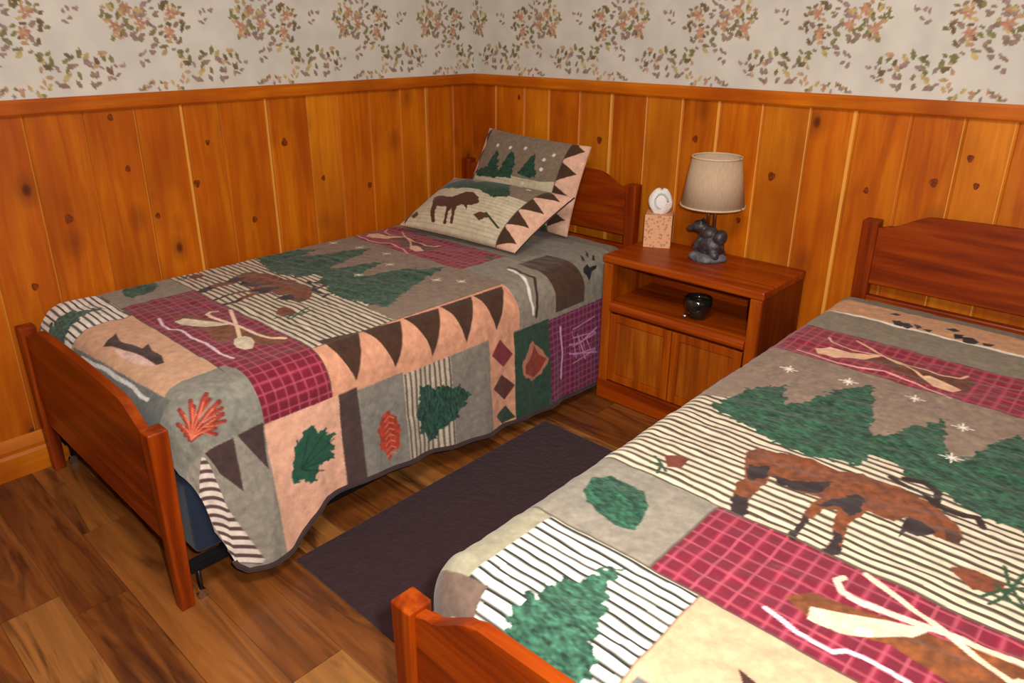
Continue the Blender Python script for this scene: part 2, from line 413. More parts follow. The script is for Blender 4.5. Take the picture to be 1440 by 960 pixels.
def plaid(a=MAROON, b=ROSE, p=.030, w=.17):
    def f(X, Y):
        u = X/p; v = Y/p
        mu = (u-np.floor(u)) < w; mv = (v-np.floor(v)) < w
        mu2 = (np.abs(u*.5-np.floor(u*.5)-.55) < .10)
        base = np.array(a, float)*np.ones((len(X), 1))
        base[mu2] *= 1.22
        base[mu | mv] = b
        base[mu & mv] = np.array(b)*1.08
        return base
    return f

def needles(col, seed=0):
    def f(X, Y):
        n = vnoise(X*40 + Y*190, Y*45 - X*60, seed)
        n2 = vnoise(X*150 - Y*60, Y*330, seed+4)
        c = np.array(col, float)*(0.50 + .60*n[:, None] + .70*(n2[:, None]-.15))
        return c
    return f

def quilt_color(X, Y):
    p = Paint(X, Y, SAGE)
    p.put(np.arange(len(X)), SAGE, .08, 1, 60)
    R = p.rect
    # main picture: sky above, striped ground below, tree line between
    R(-.9, .935, -1.575, -.79, TAUPE, .12, 3)
    R(-.9, .935, -1.575, -1.15, stripes(.0205, .40, 't'))
    p.poly([(-.06, -1.20), (.02, -1.17), (.06, -1.12), (.06, -1.0), (-.06, -1.0)], TAUPE, .003)
    p.poly([(.72, -1.10), (.74, -1.24), (.80, -1.27), (.937, -1.28), (.937, -1.10)], TAUPE, .006)
    G = needles(GREEN, 2)
    trees = [q for n, k, q in SHAPES if n == 'scene_trees'][0]
    p.poly(trees, G, .011, 95, 0, 11)
    p.poly([(.55, -1.08), (.59, -.93), (.655, -.80), (.70, -.95), (.74, -1.05), (.80, -1.16), (.84, -1.23), (.74, -1.26), (.60, -1.27)], G, .011, 95, 0, 14)
    for x, y in ((.212, -.872), (.362, -.852), (.485, -.935), (.50, -1.09), (.74, -.93), (.82, -.885), (.07, -.90)):
        p.star(x, y, .022, WHITE)
    # lower plaid row and its neighbours
    R(-.9, .228, -1.815, -1.575, SAGE, .08, 7)
    R(.228, 1.10, -1.815, -1.575, plaid())
    R(-.06, .02, -2.2, -1.815, (150, 143, 118), .06, 8)
    R(-.9, -.06, -2.2, -1.575, SAGE, .08, 8)
    R(.02, .322, -2.3, -1.818, stripes(.0205, .30, 't', (238, 232, 218), (44, 44, 40)))
    R(.322, .90, -2.3, -1.815, (204, 158, 124), .04, 9)
    R(.90, 1.105, -2.3, -1.785, (130, 126, 114), .10, 21)
    p.poly([(.868, -1.80), (.905, -1.788), (.905, -1.99), (.885, -1.95)], (130, 126, 114))
    # upper plaid row, grey row, peach row with paw prints
    R(-.9, .72, -.79, -.555, plaid((124, 28, 44), (158, 62, 76), .030, .2))
    R(.72, .937, -.79, -.60, SAGE, .08, 12)
    R(.66, .72, -.62, -.59, GREEN)
    R(-.9, .80, -.555, -.385, (128, 118, 98), .08, 13)
    R(-.9, .62, -.385, -.24, (198, 148, 104), .06, 15)
    R(-.9, .60, -.388, -.374, WHITE)
    R(-.9, 1.12, -.24, .1, (122, 104, 84), .08, 16)
    # ---- long side row
    R(.937, 1.125, -1.575, -.80, (210, 150, 118), .04, 17)
    R(.937, 1.14, -.80, -.2, SAGE, .08, 18)
    R(1.10, 1.60, -2.2, -1.785, (142, 134, 120), .08, 19)
    R(1.10, 1.60, -1.785, -1.556, (222, 168, 140), .04, 20)
    R(1.10, 1.60, -1.556, -1.492, (74, 56, 52), .06, 22)
    R(1.11, 1.60, -1.492, -1.325, (128, 122, 112), .08, 23)
    R(1.12, 1.60, -1.325, -1.13, stripes(.020, .40, 's' if False else 't', (192, 178, 156), (104, 90, 76)))
    R(1.12, 1.60, -1.13, -.953, (132, 124, 112), .08, 24)
    R(1.12, 1.60, -.953, -.83, (210, 150, 118), .04, 25)
    R(1.13, 1.60, -.83, -.643, (42, 68, 52), .12, 26)
    R(1.138, 1.60, -.643, .1, plaid((96, 26, 56), (138, 60, 100), .026, .22))
    R(.83, 1.12, -.60, -.43, (74, 50, 38), .10, 27)
    R(.80, 1.138, -.43, -.20, (132, 126, 112), .08, 28)
    # second narrow column of the far side (mirrored)
    R(-.9, -.16, -1.30, -1.0, (206, 150, 118), .04, 30)
    R(-.9, -.16, -1.0, -.8, (42, 68, 52), .12, 31)
    col = dict(moose=MOOSE, mdark1=HIDE, mdark2=HIDE, mdark3=HIDE, mdark4=HIDE, mdark5=HIDE, mdark6=HIDE, beard=HIDE,
               muzzle=(74, 44, 34), antler=(44, 30, 26), cone1=(116, 58, 34), cone2=(110, 52, 36), needle=(40, 70, 44),
               canoeL=(118, 66, 34), blade=CREAM, bladec=CREAM, paddle=(232, 200, 170), water=(224, 196, 206),
               ublade=(222, 178, 142), ublade2=(222, 178, 142), upaddle=(220, 172, 136), ucanoe=(96, 48, 28), uwater=(222, 160, 152),
               paw1=(30, 24, 24), paw2=(30, 24, 24), orangeleaf=(168, 62, 40), tri=(70, 52, 50), greenleaf=(36, 82, 62),
               redcone=(164, 58, 38), ztri=(70, 46, 34), dia1=(120, 44, 48), dia2=(88, 46, 38), dia3=(44, 66, 48),
               redleaf=(136, 52, 36), purpline=(184, 130, 176), ski=(238, 226, 214), skidark=(60, 42, 34), pawblk=(30, 26, 28),
               fishtop=(62, 40, 32), fishbelly=(214, 178, 166), waterstrip=(104, 106, 100), squig=(222, 220, 214), b2corner=(104, 84, 72))
    jag = dict(moose=.002, orangeleaf=.008, greenleaf=.006, cone1=.003, redcone=.006, sidetree=.007, foottree=.010)
    wid = dict(antler=.014, needle=.006, paddle=.012, water=.009, upaddle=.0075, uwater=.008, purpline=.007, ski=.014, skidark=.012, squig=.012)
    for n, k, q in sorted(SHAPES, key=lambda e: 0 if e[0] in ('ucanoe', 'canoeL') else 1):
        if n == 'scene_trees': continue
        if n == 'orangeleaf': continue
        if k == 'line':
            p.line(q, wid.get(n, .005), col[n])
        elif n in ('sidetree', 'foottree'):
            if n == 'foottree':
                q = q + [(.30, -2.25), (.06, -2.25)]
            p.poly(q, needles((48, 82, 64) if n == 'foottree' else (36, 66, 54), 9), jag[n], 100, 0, 5)
        elif n == 'pine2':
            p.poly(q, needles((40, 78, 58), 6), .003, 80, .1, 6)
        elif n == 'footstripes':
            p.poly(q, lambda X, Y: stripes(.027, .42, 's', (222, 206, 192), (92, 70, 66))(X-.40*Y, Y))
        elif n == 'waterstrip':
            q = [(a, min(b, 9)) for a, b in q] + []
            p.poly([(.335, -2.012), (.93, -1.975), (.96, -2.25), (.32, -2.25)], (104, 106, 100), 0, 1, .12, 3)
        elif n in ('water', 'squig'):
            p.line(q, wid[n], col[n])
            if n == 'squig': p.line([(a, b+.014*math.sin(i*1.9+1)) for i, (a, b) in enumerate(q)], .006, (200, 200, 198))
        else:
            if n == 'redleaf': p.poly([(a*1.0, b) for a, b in [(1.19, -.735), (1.24, -.685), (1.285, -.65), (1.33, -.69), (1.345, -.74), (1.305, -.79), (1.255, -.79)]], (176, 110, 90), .004)
            p.poly(q + [(.06, -2.3), (-.07, -2.3)] if n == 'b2corner' else q, col[n], jag.get(n, .004 if n[:5] == 'mdark' else 0), 120, .26 if n in ('moose', 'cone1', 'redcone', 'canoeL', 'ucanoe') else .10 if n not in ('ski',) else 0, 4)
            if n == 'moose':
                continue
    # leaf and cone veins
    for w_, c_, d_ in ((.012, (126, 50, 40), 0), (.007, (166, 64, 46), .1), (.003, (214, 118, 88), .25)):
        for t, L in ((-.95, .045), (-.5, .075), (-.1, .095), (.25, .10), (.6, .12), (.95, .105), (1.3, .085), (1.7, .055)):
            L *= 1-d_; ex, ey = 1.052-L*math.cos(t)*.85, -1.995+L*math.sin(t)*1.0+.030
            mx, my = (1.052+ex)/2, (-1.995+ey)/2+.006
            p.line([(1.052, -1.995), (mx, my), (ex, ey)], w_, c_)
            p.line([(mx, my), (ex+.018, ey-.012+.012)], w_*.8, c_)
    for dx, dy in ((-.06, .05), (-.07, -.01), (-.02, .08), (.04, .07), (.07, .03), (.05, -.02)):
        p.line([(1.27, -1.70), (1.245+dx*.9, -1.655+dy*.9)], .003, (22, 54, 42))
    for a in range(7):
        y = 1.23+.02*a
        p.line([(y, -1.393), (y+.012, -1.41)], .004, (214, 110, 80)); p.line([(y, -1.393), (y+.012, -1.375)], .004, (214, 110, 80))
    for a in range(5):
        p.line([(1.215+.035*a, -.50), (1.20+.035*a+.03*(a % 2), -.36)], .0045, (190, 140, 178))
    for a in range(4):
        p.line([(1.22+.02*a, -.505+.03*a), (1.34, -.48+.03*a)], .004, (180, 124, 168))
    p.line([(1.185, -.575), (1.30, -.562), (1.39, -.572)], .012, (206, 160, 196))
    # seams between the blocks
    for y in (-1.575, -1.815, -.79, -.555):
        p.line([(-.9, y), (.90 if y < -1.7 else 1.09 if y < -1.5 else .93, y)], .003, (92, 80, 66))
    for a in ((.228, -1.815, .228, -1.575), (.322, -2.2, .322, -1.815), (.937, -1.575, .937, -.8)):
        p.line([(a[0], a[1]), (a[2], a[3])], .003, (96, 78, 64))
    return p.c

def grid_mesh(name, X, Y, Z, rgb, closed=False):
    """structured grid (m, n) as one mesh with a point colour attribute"""
    m, n = X.shape
    co = np.stack([X, Y, Z], -1).reshape(-1, 3).astype(np.float32)
    i = np.arange(m*n).reshape(m, n)
    q = np.stack([i[:-1, :-1], i[1:, :-1], i[1:, 1:], i[:-1, 1:]], -1).reshape(-1, 4)
    return raw_mesh(name, co, q, rgb)

def raw_mesh(name, co, q, rgb=None):
    me = bpy.data.meshes.new(name)
    me.vertices.add(len(co)); me.vertices.foreach_set('co', np.ascontiguousarray(co, dtype=np.float32).ravel())
    me.loops.add(len(q)*4); me.loops.foreach_set('vertex_index', np.ascontiguousarray(q, dtype=np.int32).ravel())
    me.polygons.add(len(q)); me.polygons.foreach_set('loop_start', np.arange(0, len(q)*4, 4, dtype=np.int32))
    me.polygons.foreach_set('loop_total', np.full(len(q), 4, dtype=np.int32))
    me.polygons.foreach_set('use_smooth', np.ones(len(q), dtype=bool))
    me.update(calc_edges=True)
    if rgb is not None:
        c = np.clip(rgb/255.0, 0, 1); c = np.where(c <= .04045, c/12.92, ((c+.055)/1.055)**2.4)
        a = me.color_attributes.new('pattern', 'FLOAT_COLOR', 'POINT')
        a.data.foreach_set('color', np.concatenate([c, np.ones((len(c), 1))], 1).astype(np.float32).ravel())
    return me

def supersample(fn, S, T, ds, dt):
    acc = 0
    for a, b in ((-.25, -.25), (.25, -.25), (-.25, .25), (.25, .25)):
        acc = acc + fn((S+a*ds).ravel(), (T+b*dt).ravel())
    return acc/4

# ------------------------------------------------------------------ materials in use
M_pine = mat_pine('knotty_pine', 'z')
M_pine_x = mat_pine('pine_trim', 'x')
M_pine_y = mat_pine('pine_trim_side', 'y')
M_ch_x = mat_cherry('cherry_wood', 'x')
M_ch_z = mat_cherry('cherry_wood_upright', 'z')
M_ch_y = mat_cherry('cherry_wood_side', 'y')
M_ns_x = mat_cherry('nightstand_wood', 'x', (104, 34, 1), (146, 55, 2), (172, 78, 6))
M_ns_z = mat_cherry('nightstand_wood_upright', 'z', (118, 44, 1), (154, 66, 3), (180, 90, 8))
M_quilt = mat_fabric('patchwork_cloth', attr='pattern')
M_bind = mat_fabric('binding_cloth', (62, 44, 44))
M_navy = mat_fabric('navy_ticking', (30, 40, 58))
M_rug = mat_fabric('rug_pile', (52, 30, 34), wr=.006)
M_metal = mat_plain('bright_metal', (200, 200, 200), .25, .5, 1)
M_iron = mat_plain('dull_iron', (20, 18, 20), .9, .1)
M_black = mat_plain('black_plastic', (22, 20, 22), .4)

# ------------------------------------------------------------------ the room
RAIL = 1.145; RTOP = 1.1916
def seeded(bm, me_name, mat, parent, seeds, edges=None):
    me = bpy.data.meshes.new(me_name)
    bm.to_mesh(me); bm.free()
    a = me.attributes.new('seed', 'FLOAT', 'FACE'); a.data.foreach_set('value', seeds)
    b = me.attributes.new('edge', 'FLOAT', 'FACE'); b.data.foreach_set('value', edges if edges else [0.0]*len(seeds))
    return link(me_name, me, mat, parent)

def panelling(cuts, side, parent, seeds0, wide=()):
    """tongue and groove boards between the cuts; side 'left' runs along y at x=0, 'back' along x at y=0"""
    bm = bmesh.new(); seeds = []; edges = []
    g = .0045
    def quad(a0, d0, a1, d1, sd, ed):
        def P(a, d, z): return (d, a, z) if side == 'left' else (a, -d, z)
        vs = [bm.verts.new(P(a0, d0, 0)), bm.verts.new(P(a1, d1, 0)), bm.verts.new(P(a1, d1, RAIL+.02)), bm.verts.new(P(a0, d0, RAIL+.02))]
        if side == 'left': vs.reverse()
        bm.faces.new(vs); seeds.append(sd); edges.append(ed)
    rnd = random.Random(seeds0)
    for a, b in zip(cuts[:-1], cuts[1:]):
        sd = rnd.random()
        w = .010 if b in wide else .003
        quad(a, -.006, a+g, .0, sd, .1)
        quad(a+g, 0, b-g-w, 0, sd, 0)
        quad(b-g-w, 0, b-g, -.0015, sd, .75 if b in wide else rnd.choice((.2, .5, .65)))
        quad(b-g, -.0015, b, -.006, sd, .1)
    return seeded(bm, 'panelling', M_pine, parent, seeds, edges)

lw = empty('wall_left'); tag(lw, kind='structure')
bw = empty('wall_back'); tag(bw, kind='structure')
left_cuts = [-4.0, -3.86, -3.70, -3.54, -3.38, -3.22, -3.06, -2.90, -2.74, -2.58, -2.42, -2.25, -2.07, -1.908, -1.74, -1.578, -1.416, -1.286, -1.093, -.923, -.780, -.621, -.453, -.298, -.137, 0.0]
back_cuts = [-.012, .147, .323, .468, .639, .805, .971, 1.128, 1.284, 1.447, 1.615, 1.766, 1.928, 2.077, 2.208, 2.36, 2.52, 2.68, 2.84, 3.0, 3.16, 3.32, 3.48, 3.64, 3.80, 4.0]
panelling(left_cuts, 'left', lw, 5, (-1.416, -.298, -1.093))
panelling(back_cuts, 'back', bw, 9, (1.766, .805, 1.284))
# the solid wall behind the boards
M_plaster = mat_plain('plaster', (196, 186, 168), .9, .2, var=.05, scale=3)
def slab(name, dims, mat, kind='structure', parent=None):
    bm = bmesh.new(); box(bm, *dims); o = obj(name, bm, mat, parent)
    if parent is None: tag(o, kind=kind)
    return o
slab('wall_core', (-.12, -.012, -4.0, .0, 0, 2.4), M_plaster, parent=lw)
slab('wall_core', (-.12, 4.0, .012, .12, 0, 2.4), M_plaster, parent=bw)
slab('wall_right', (4.0, 4.12, -4.0, .12, 0, 2.4), M_plaster)
slab('wall_front', (-.12, 4.12, -4.12, -4.0, 0, 2.4), M_plaster)
slab('ceiling', (-.12, 4.12, -4.12, .12, 2.4, 2.5), mat_plain('ceiling_paint', (214, 208, 196), .95, .1, var=.03, scale=2))

# knots in the boards
def knots(parent, side, pts):
    bm = bmesh.new()
    rk = random.Random(8)
    for a, z in pts:
        r = rk.uniform(.008, .013)
        for q, d in ((1.0, .0004), (.55, .0008)):
            vs = []
            for i in range(20):
                t = 2*math.pi*i/20; f = q*(1+.12*math.sin(3*t+a*9))
                u, w_ = a+r*f*math.cos(t), z+1.25*r*f*math.sin(t)
                vs.append(bm.verts.new((d, u, w_) if side == 'left' else (u, -d, w_)))
            bm.faces.new(vs)
    me = bpy.data.meshes.new('knots'); bm.to_mesh(me); bm.free()
    return link('knots', me, M_knot, parent)
k = NT('knot_wood', .5, .2); k.col(k.ramp(k.noise(k.coords(), 120, 3), [(.35, (92, 36, 4)), (.65, (140, 62, 8))])); M_knot = k.m
knots(lw, 'left', [(-1.634, .951), (-1.843, .816), (-1.562, .778), (-1.406, .869), (-1.346, 1.008), (-1.661, 1.12), (-1.038, .977), (-.875, .816), (-.644, .754), (-1.20, .70), (-1.98, .62)])
knots(bw, 'back', [(.289, 1.099), (.745, .953), (1.83, .894), (2.023, .946), (2.138, .951), (2.107, 1.03), (1.505, .899), (1.40, .72), (1.19, 1.0)])

# wallpaper with trailing flowers
PAPER = (206, 200, 188)
def paper_color(X, Y):
    p = Paint(X, Y, PAPER)
    p.put(np.arange(len(X)), PAPER, .05, 2, 14)
    olive = (128, 122, 80); leafb = (144, 122, 106); pink = (184, 128, 106); mauve = (154, 128, 122); yel = (184, 162, 110); dk = (116, 98, 74); tan = (182, 148, 114)
    rnd = random.Random(4)
    def leaf(x, y, r, a, c):
        ca, sa = math.cos(a), math.sin(a)
        h = .46*r
        p.poly([(x-r*ca, y-r*sa), (x-.5*r*ca-h*sa, y-.5*r*sa+h*ca), (x+.4*r*ca-h*sa, y+.4*r*sa+h*ca), (x+r*ca, y+r*sa), (x+.4*r*ca+h*sa, y+.4*r*sa-h*ca), (x-.5*r*ca+h*sa, y-.5*r*sa-h*ca)], c, .0012, 300, .15)
    big = []
    for k in range(104):
        a = rnd.uniform(0, 6.28); q = math.sqrt(rnd.random())
        x = q*.150*math.cos(a); y = q*.088*math.sin(a) + .02*math.sin(x*28)
        big.append((x, y, rnd.uniform(.009, .016), rnd.uniform(0, 3.14), rnd.choice((olive, leafb, olive, tan, mauve, yel, dk, leafb))))
    for x, y in ((-.085, .02), (-.07, -.035), (.02, -.01), (.10, -.02), (.06, .035)):
        for k in range(6):
            big.append((x+.011*math.cos(k), y+.011*math.sin(k), .011, k*1.05, pink if k % 2 else tan))
    small = []
    for k in range(44):
        x = rnd.uniform(-.11, .11); y = rnd.uniform(-.05, .05)
        small.append((x, y, rnd.uniform(.010, .017), rnd.uniform(0, 3.14), rnd.choice((olive, leafb, mauve, yel, tan, dk))))
    low = []
    for k in range(16):
        low.append((rnd.uniform(-.1, .1), rnd.uniform(-.014, .014), rnd.uniform(.008, .013), rnd.uniform(0, 3.14), rnd.choice((olive, yel, pink, tan, mauve))))
    sprig = []
    for k in range(7):
        sprig.append((rnd.uniform(-.03, .03), rnd.uniform(-.03, .03), .010, rnd.uniform(0, 3.14), leafb if k % 2 else mauve))
    return p, leaf, big, small, low, sprig

def wallpaper(side, parent, x0):
    step = .004
    a = np.arange(0, 4.0+step, step); z = np.arange(RTOP-.01, 2.4, step)
    A, Z = np.meshgrid(a, z, indexing='ij')
    n_view = int((1.62-(RTOP-.01))/step)
    def fn(X, Y):
        p, leaf, big, small, low, sprig = paper_color(X, Y)
        for row in range(3):
            zc = 1.415 + row*.46
            for k in range(-1, 10):
                cx = x0 + k*.432 + (.216 if row % 2 else 0)
                for x, y, r, t, c in big: leaf(cx+x, zc+y, r, t, c)
                for x, y, r, t, c in small: leaf(cx-.20+x, zc-.145+y, r, t, c)
                for x, y, r, t, c in low: leaf(cx-.02+x, zc-.205+y, r, t, c)
                for x, y, r, t, c in sprig:
                    leaf(cx-.20+x, zc+.01+y, r, t, c); leaf(cx+.02+x, zc-.12+y, r*1.1, t+1, c); leaf(cx+.12+x, zc-.16+y, r*.95, t, c)
        return p.c
    rgb = fn(A.ravel(), Z.ravel())
    zero = np.zeros_like(A)
    me = grid_mesh('wallpaper', *( (zero, -A, Z) if side == 'left' else (A, zero, Z) ), rgb)
    o = link('wallpaper', me, M_paper, parent, True)
    return o
k = NT('floral_wallpaper', .85, .2); k.col(k.attr('pattern')); M_paper = k.m
wallpaper('left', lw, .201)
wallpaper('back', bw, .379)

def trim_bar(name, prof, a0, a1, side, seed, mat):
    """profile (depth, z) swept along the wall"""
    bm = bmesh.new()
    n = len(prof); rings = []
    for a in (a0, a1):
        rings.append([bm.verts.new((d, -a, z) if side == 'left' else (a, -d, z)) for d, z in prof])
    for i in range(n):
        j = (i+1) % n
        bm.faces.new((rings[0][i], rings[0][j], rings[1][j], rings[1][i]))
    bm.faces.new(rings[0]); bm.faces.new(rings[1])
    bmesh.ops.recalc_face_normals(bm, faces=bm.faces)
    bm.faces.ensure_lookup_table()
    o = seeded(bm, name, mat, None, [seed]*len(bm.faces))
    return tag(o, kind='structure')
rail = [(0, RAIL), (.014, RAIL), (.018, RAIL+.006), (.018, RTOP-.008), (.015, RTOP), (0, RTOP)]
trim_bar('trim_1', rail, 0, 4.0, 'left', .17, M_pine_y)
trim_bar('trim_2', rail, .018, 4.0, 'back', .44, M_pine_x)
base = [(0, 0), (.020, 0), (.020, .075), (.015, .085), (.017, .10), (.010, .125), (0, .135)]
trim_bar('baseboard_left', base, 0, 4.0, 'left', .8, M_pine_y)
trim_bar('baseboard_back', base, .02, 4.0, 'back', .6, M_pine_x)

# floor: laminate planks running along the back wall
bm = bmesh.new(); seeds = []; edges = []
rnd = random.Random(21)
def fquad(x0, x1, y0, y1, sd, ed):
    bm.faces.new([bm.verts.new(v) for v in ((x0, y0, 0), (x1, y0, 0), (x1, y1, 0), (x0, y1, 0))]); seeds.append(sd); edges.append(ed)
row = 0
y = -4.0 - .135*.85 + .122
rows = []
yy = -2.122
while yy > -4.1: yy -= .135
while yy < .1:
    rows.append((yy, yy+.135)); yy += .135
for r, (y0, y1) in enumerate(rows):
    x = -.3 - rnd.random()*1.1
    if y0 < -2.2 < y1: x = .82-1.2
    if y0 < -1.9 < y1: x = 1.40-2.4
    while x < 4.1:
        x1 = x+1.2; sd = rnd.random()
        if y0 < -1.9 < y1 and x > 1.3 and x < 1.5: sd = .98
        if y0 < -1.9 < y1 and x < 1.3 and x > 0: sd = .45

        g = .0012
        fquad(x+g, x1-g, y0+g, y1-g, sd, 0)
        fquad(x+g, x1-g, y1-g, y1+g, sd, .8)
        fquad(x1-g, x1+g, y0-g, y1+g, sd, .8)
        x = x1
fl = seeded(bm, 'floor', mat_floor(), None, seeds, edges); tag(fl, kind='structure')

# ------------------------------------------------------------------ beds
def arch_outline(x0, x1, zb, ze, zt):
    """panel outline with the raised, ogee shouldered top"""
    pts = [(x0, zb), (x1, zb)]
    n = 60
    for i in range(n+1):
        u = 1-i/n
        d = min(u, 1-u)
        w = min(max((d-.02)/.15, 0), 1); w = w*w*(3-2*w)
        top = ze + (zt-ze)*(.75*w + .25*math.sin(math.pi*u))
        pts.append((x0+(x1-x0)*u, top))
    return pts

def post(name, cx, cy, h, parent, w=.05, foot=.036):
    bm = bmesh.new()
    vs = box(bm, cx-w/2, cx+w/2, cy-w/2, cy+w/2, 0, h)
    for v in vs:
        if v.co.z < .01:
            v.co.x = cx + (v.co.x-cx)*foot/w; v.co.y = cy + (v.co.y-cy)*foot/w
    bmesh.ops.bevel(bm, geom=[e for e in bm.edges], offset=.006, segments=3, profile=.6, affect='EDGES')
    return obj(name, bm, M_ch_z, parent, False)

def make_bed(label, fz=.551):
    b = empty('single_bed'); tag(b, label, 'bed', 'twin beds')
    xa, xb = .047, .988
    for x in (xa, xb):
        post('headboard_post', x, -.088, .812, b)
        post('footboard_post', x, -2.043, .517, b)
    bm = bmesh.new(); prism(bm, arch_outline(xa+.02, xb-.02, .60, .79, .853), -.10, -.076, .004)
    obj('headboard_panel', bm, M_ch_x, b)
    bm = bmesh.new(); box(bm, xa+.02, xb-.02, -.102, -.074, .49, .560, .005)
    obj('headboard_rail', bm, M_ch_x, b)
    bm = bmesh.new(); prism(bm, arch_outline(xa+.02, xb-.02, .262, .492 if fz < .57 else .507, fz), -2.055, -2.031, .004)
    obj('footboard_panel', bm, M_ch_x, b)
    bm = bmesh.new(); box(bm, xa+.02, xb-.02, -2.050, -2.028, .175, .257, .005)
    obj('footboard_rail', bm, M_ch_x, b)
    for x in (xa+.0, xb-.0):
        bm = bmesh.new(); s = 1 if x < .5 else -1
        box(bm, x-.012, x+.012, -2.02, -.11, .090, .120, .002)
        box(bm, min(x, x+s*.04), max(x, x+s*.04), -2.02, -.11, .090, .096)
        obj('side_rail', bm, M_iron, b)
    for x, s in ((xa, 1), (xb, -1)):
        bm = bmesh.new()
        tube(bm, [(x, -1.998, .092), (x, -1.998, .024)], .0055, 12)
        r = obj('caster', bm, M_black, b, True)
        bm = bmesh.new(); tube(bm, [(x-.007, -1.998, .0135), (x+.007, -1.998, .0135)], .013, 20)
        obj('wheel', bm, M_metal, r, False)['label'] = 'bright metal wheel'
    return b

def copy_tree(o, parent=None):
    c = o.copy(); C.objects.link(c); c.parent = parent
    for ch in list(o.children): copy_tree(ch, c)
    return c

BX, BY = 1.822, .055
bed1 = make_bed('cherry wood single bed in the corner, its side against the left wall')
bed2 = make_bed('x', .583); bed2.location = (BX+.012, BY, 0); bed2.rotation_euler = (0, 0, -.0155)
bed2['label'] = 'cherry wood single bed nearest the camera, right of the nightstand'

def cushion(bm, x0, x1, y0, y1, z0, z1, r=.05):
    box(bm, x0, x1, y0, y1, z0, z1, r, 5)
bm = bmesh.new(); cushion(bm, .055, .985, -1.992, -.125, .122, .34, .018)
bs1 = obj('box_spring', bm, M_navy, None, True); tag(bs1, 'navy box spring under the mattress of the corner bed', 'box spring', 'box springs')
bm = bmesh.new(); cushion(bm, .06, .965, -1.985, -.125, .342, .544, .075)
mt1 = obj('mattress', bm, M_navy, None, True); tag(mt1, 'navy mattress under the quilt of the corner bed, its foot corner showing', 'mattress', 'mattresses')
for o, l in ((bs1, 'box spring under the mattress of the bed nearest the camera'), (mt1, 'mattress under the quilt of the bed nearest the camera')):
    c = o.copy(); C.objects.link(c); c.location = (BX+.012, BY, -.004); c.rotation_euler = (0, 0, -.0155); c['label'] = l

def make_quilt(bed, x0, dps, dpt, smin, patt_s, patt_t, label, sright, split=None):
    xl, xr, rl, rr, ty, rf, zt, sl = bed
    t1 = -.135 if x0 == 0 else -.135+BY
    # across-parameter from far edge to hem; hem length varies along the bed
    ts = np.array([-2.2, -1.89, -1.76, -1.63, -1.48, -1.26, -.93, -.344, 0.1])
    hs = np.array([1.465, 1.478, 1.490, 1.400, 1.396, 1.421, 1.468, 1.49, 1.50])
    if sright: hs = hs*0+1.45
    n_t = int((t1+2.12)/dpt)
    if split:
        s_a = np.arange(smin, split, dps); s_b = np.linspace(0, 1, int((1.46-split)/(dps*2.5)))
        K = np.concatenate([(s_a-smin)/(1.45-smin), ((split-smin)+(1.45-split)*s_b)/(1.45-smin)])
    else:
        K = np.linspace(0, 1, int((1.46-smin)/dps))
    Tk = np.linspace(0, 1, n_t)
    KK, TT = np.meshgrid(K, Tk, indexing='ij')
    dy = patt_t
    # foot edge as a function of s
    fs = np.array([-1, -.28, -.10, 1.05, 1.12, 1.2, 1.3, 1.46, 2.0]); ft = np.array([-1.93, -2.05, -2.12, -2.12, -2.09, -2.065, -2.05, -1.885, -1.86])+dy*(0 if x0 == 0 else .6)
    s_guess = smin + (1.45-smin)*KK
    T = np.interp(s_guess, fs, ft)*(1-TT) + t1*TT
    S = smin + (np.interp(T-dy, ts, hs)-smin)*KK
    X, Y, Z = surf(S, T, bed)
    # folds in the hanging side and small dents on top
    w = np.clip((S-1.12)/.34, 0, 1)
    near = np.clip((-T-.42)/.25, 0, 1)
    X = X + w*near*(.008*np.sin(T*17+.6)+.006*np.sin(T*37)) + w*near*.022*np.exp(-((T+1.86-dy)/.09)**2)
    w2 = np.clip((-.04-S)/.3, 0, 1)
    X = X - w2*(.012*np.sin(T*15+2)+.006*np.sin(T*31))
    bumps = (vnoise(S*16, T*16, 3)-.5)*.0040 + (vnoise(S*42, T*42, 8)-.5)*.0022
    top = np.clip((xr+.05-S)/.1, 0, 1)
    bumps = bumps + (vnoise(S*9+T*6, T*46-S*10, 12)-.5)*.0042
    Z = Z + bumps*(.35+.65*top)
    # quilting: shallow stitched channels in the plain blocks
    X = X + (1-top)*bumps*np.where(S > .5, 1, -1)
    rgb = supersample(lambda a, b: quilt_color(a-patt_s, b-patt_t), S, T, dps, dpt)
    me = grid_mesh('quilt', X+x0, Y, Z, rgb)
    o = link('patchwork_quilt', me, M_quilt, None, True)
    sol = o.modifiers.new('thickness', 'SOLIDIFY'); sol.thickness = .007; sol.offset = -1
    tag(o, label, 'quilt', 'patchwork quilts')
    # bound edge along the hem and the foot
    path = [(X[i, 0]+x0, Y[i, 0], Z[i, 0]) for i in range(0, len(K), 6) if S[i, 0] > 1.13 or S[i, 0] < -.1 and smin < -.2]
    hem = [(X[-1, j]+x0+.001, Y[-1, j], Z[-1, j]) for j in range(0, n_t, 5)]
    bm = bmesh.new()
    foot = [(X[i, 0]+x0, Y[i, 0], Z[i, 0]) for i in range(len(K)) if S[i, 0] > 1.13][::5]
    tube(bm, foot[-3:-1]+hem, .0075, 8)
    obj('binding', bm, M_bind, o, True)['label'] = 'dark brown bound edge'
    if smin < -.2:
        bm = bmesh.new(); tube(bm, [(X[0, j]+x0-.001, Y[0, j], Z[0, j]) for j in range(0, n_t, 5)], .0075, 8)
        obj('binding', bm, M_bind, o, True)['label'] = 'dark brown bound edge'
    return o
QUALITY = 1.0
make_quilt(BED1, 0.0, .0030*QUALITY, .0032*QUALITY, -.10, 0, 0,
           'patchwork moose and pine quilt hanging over the side of the corner bed', False)
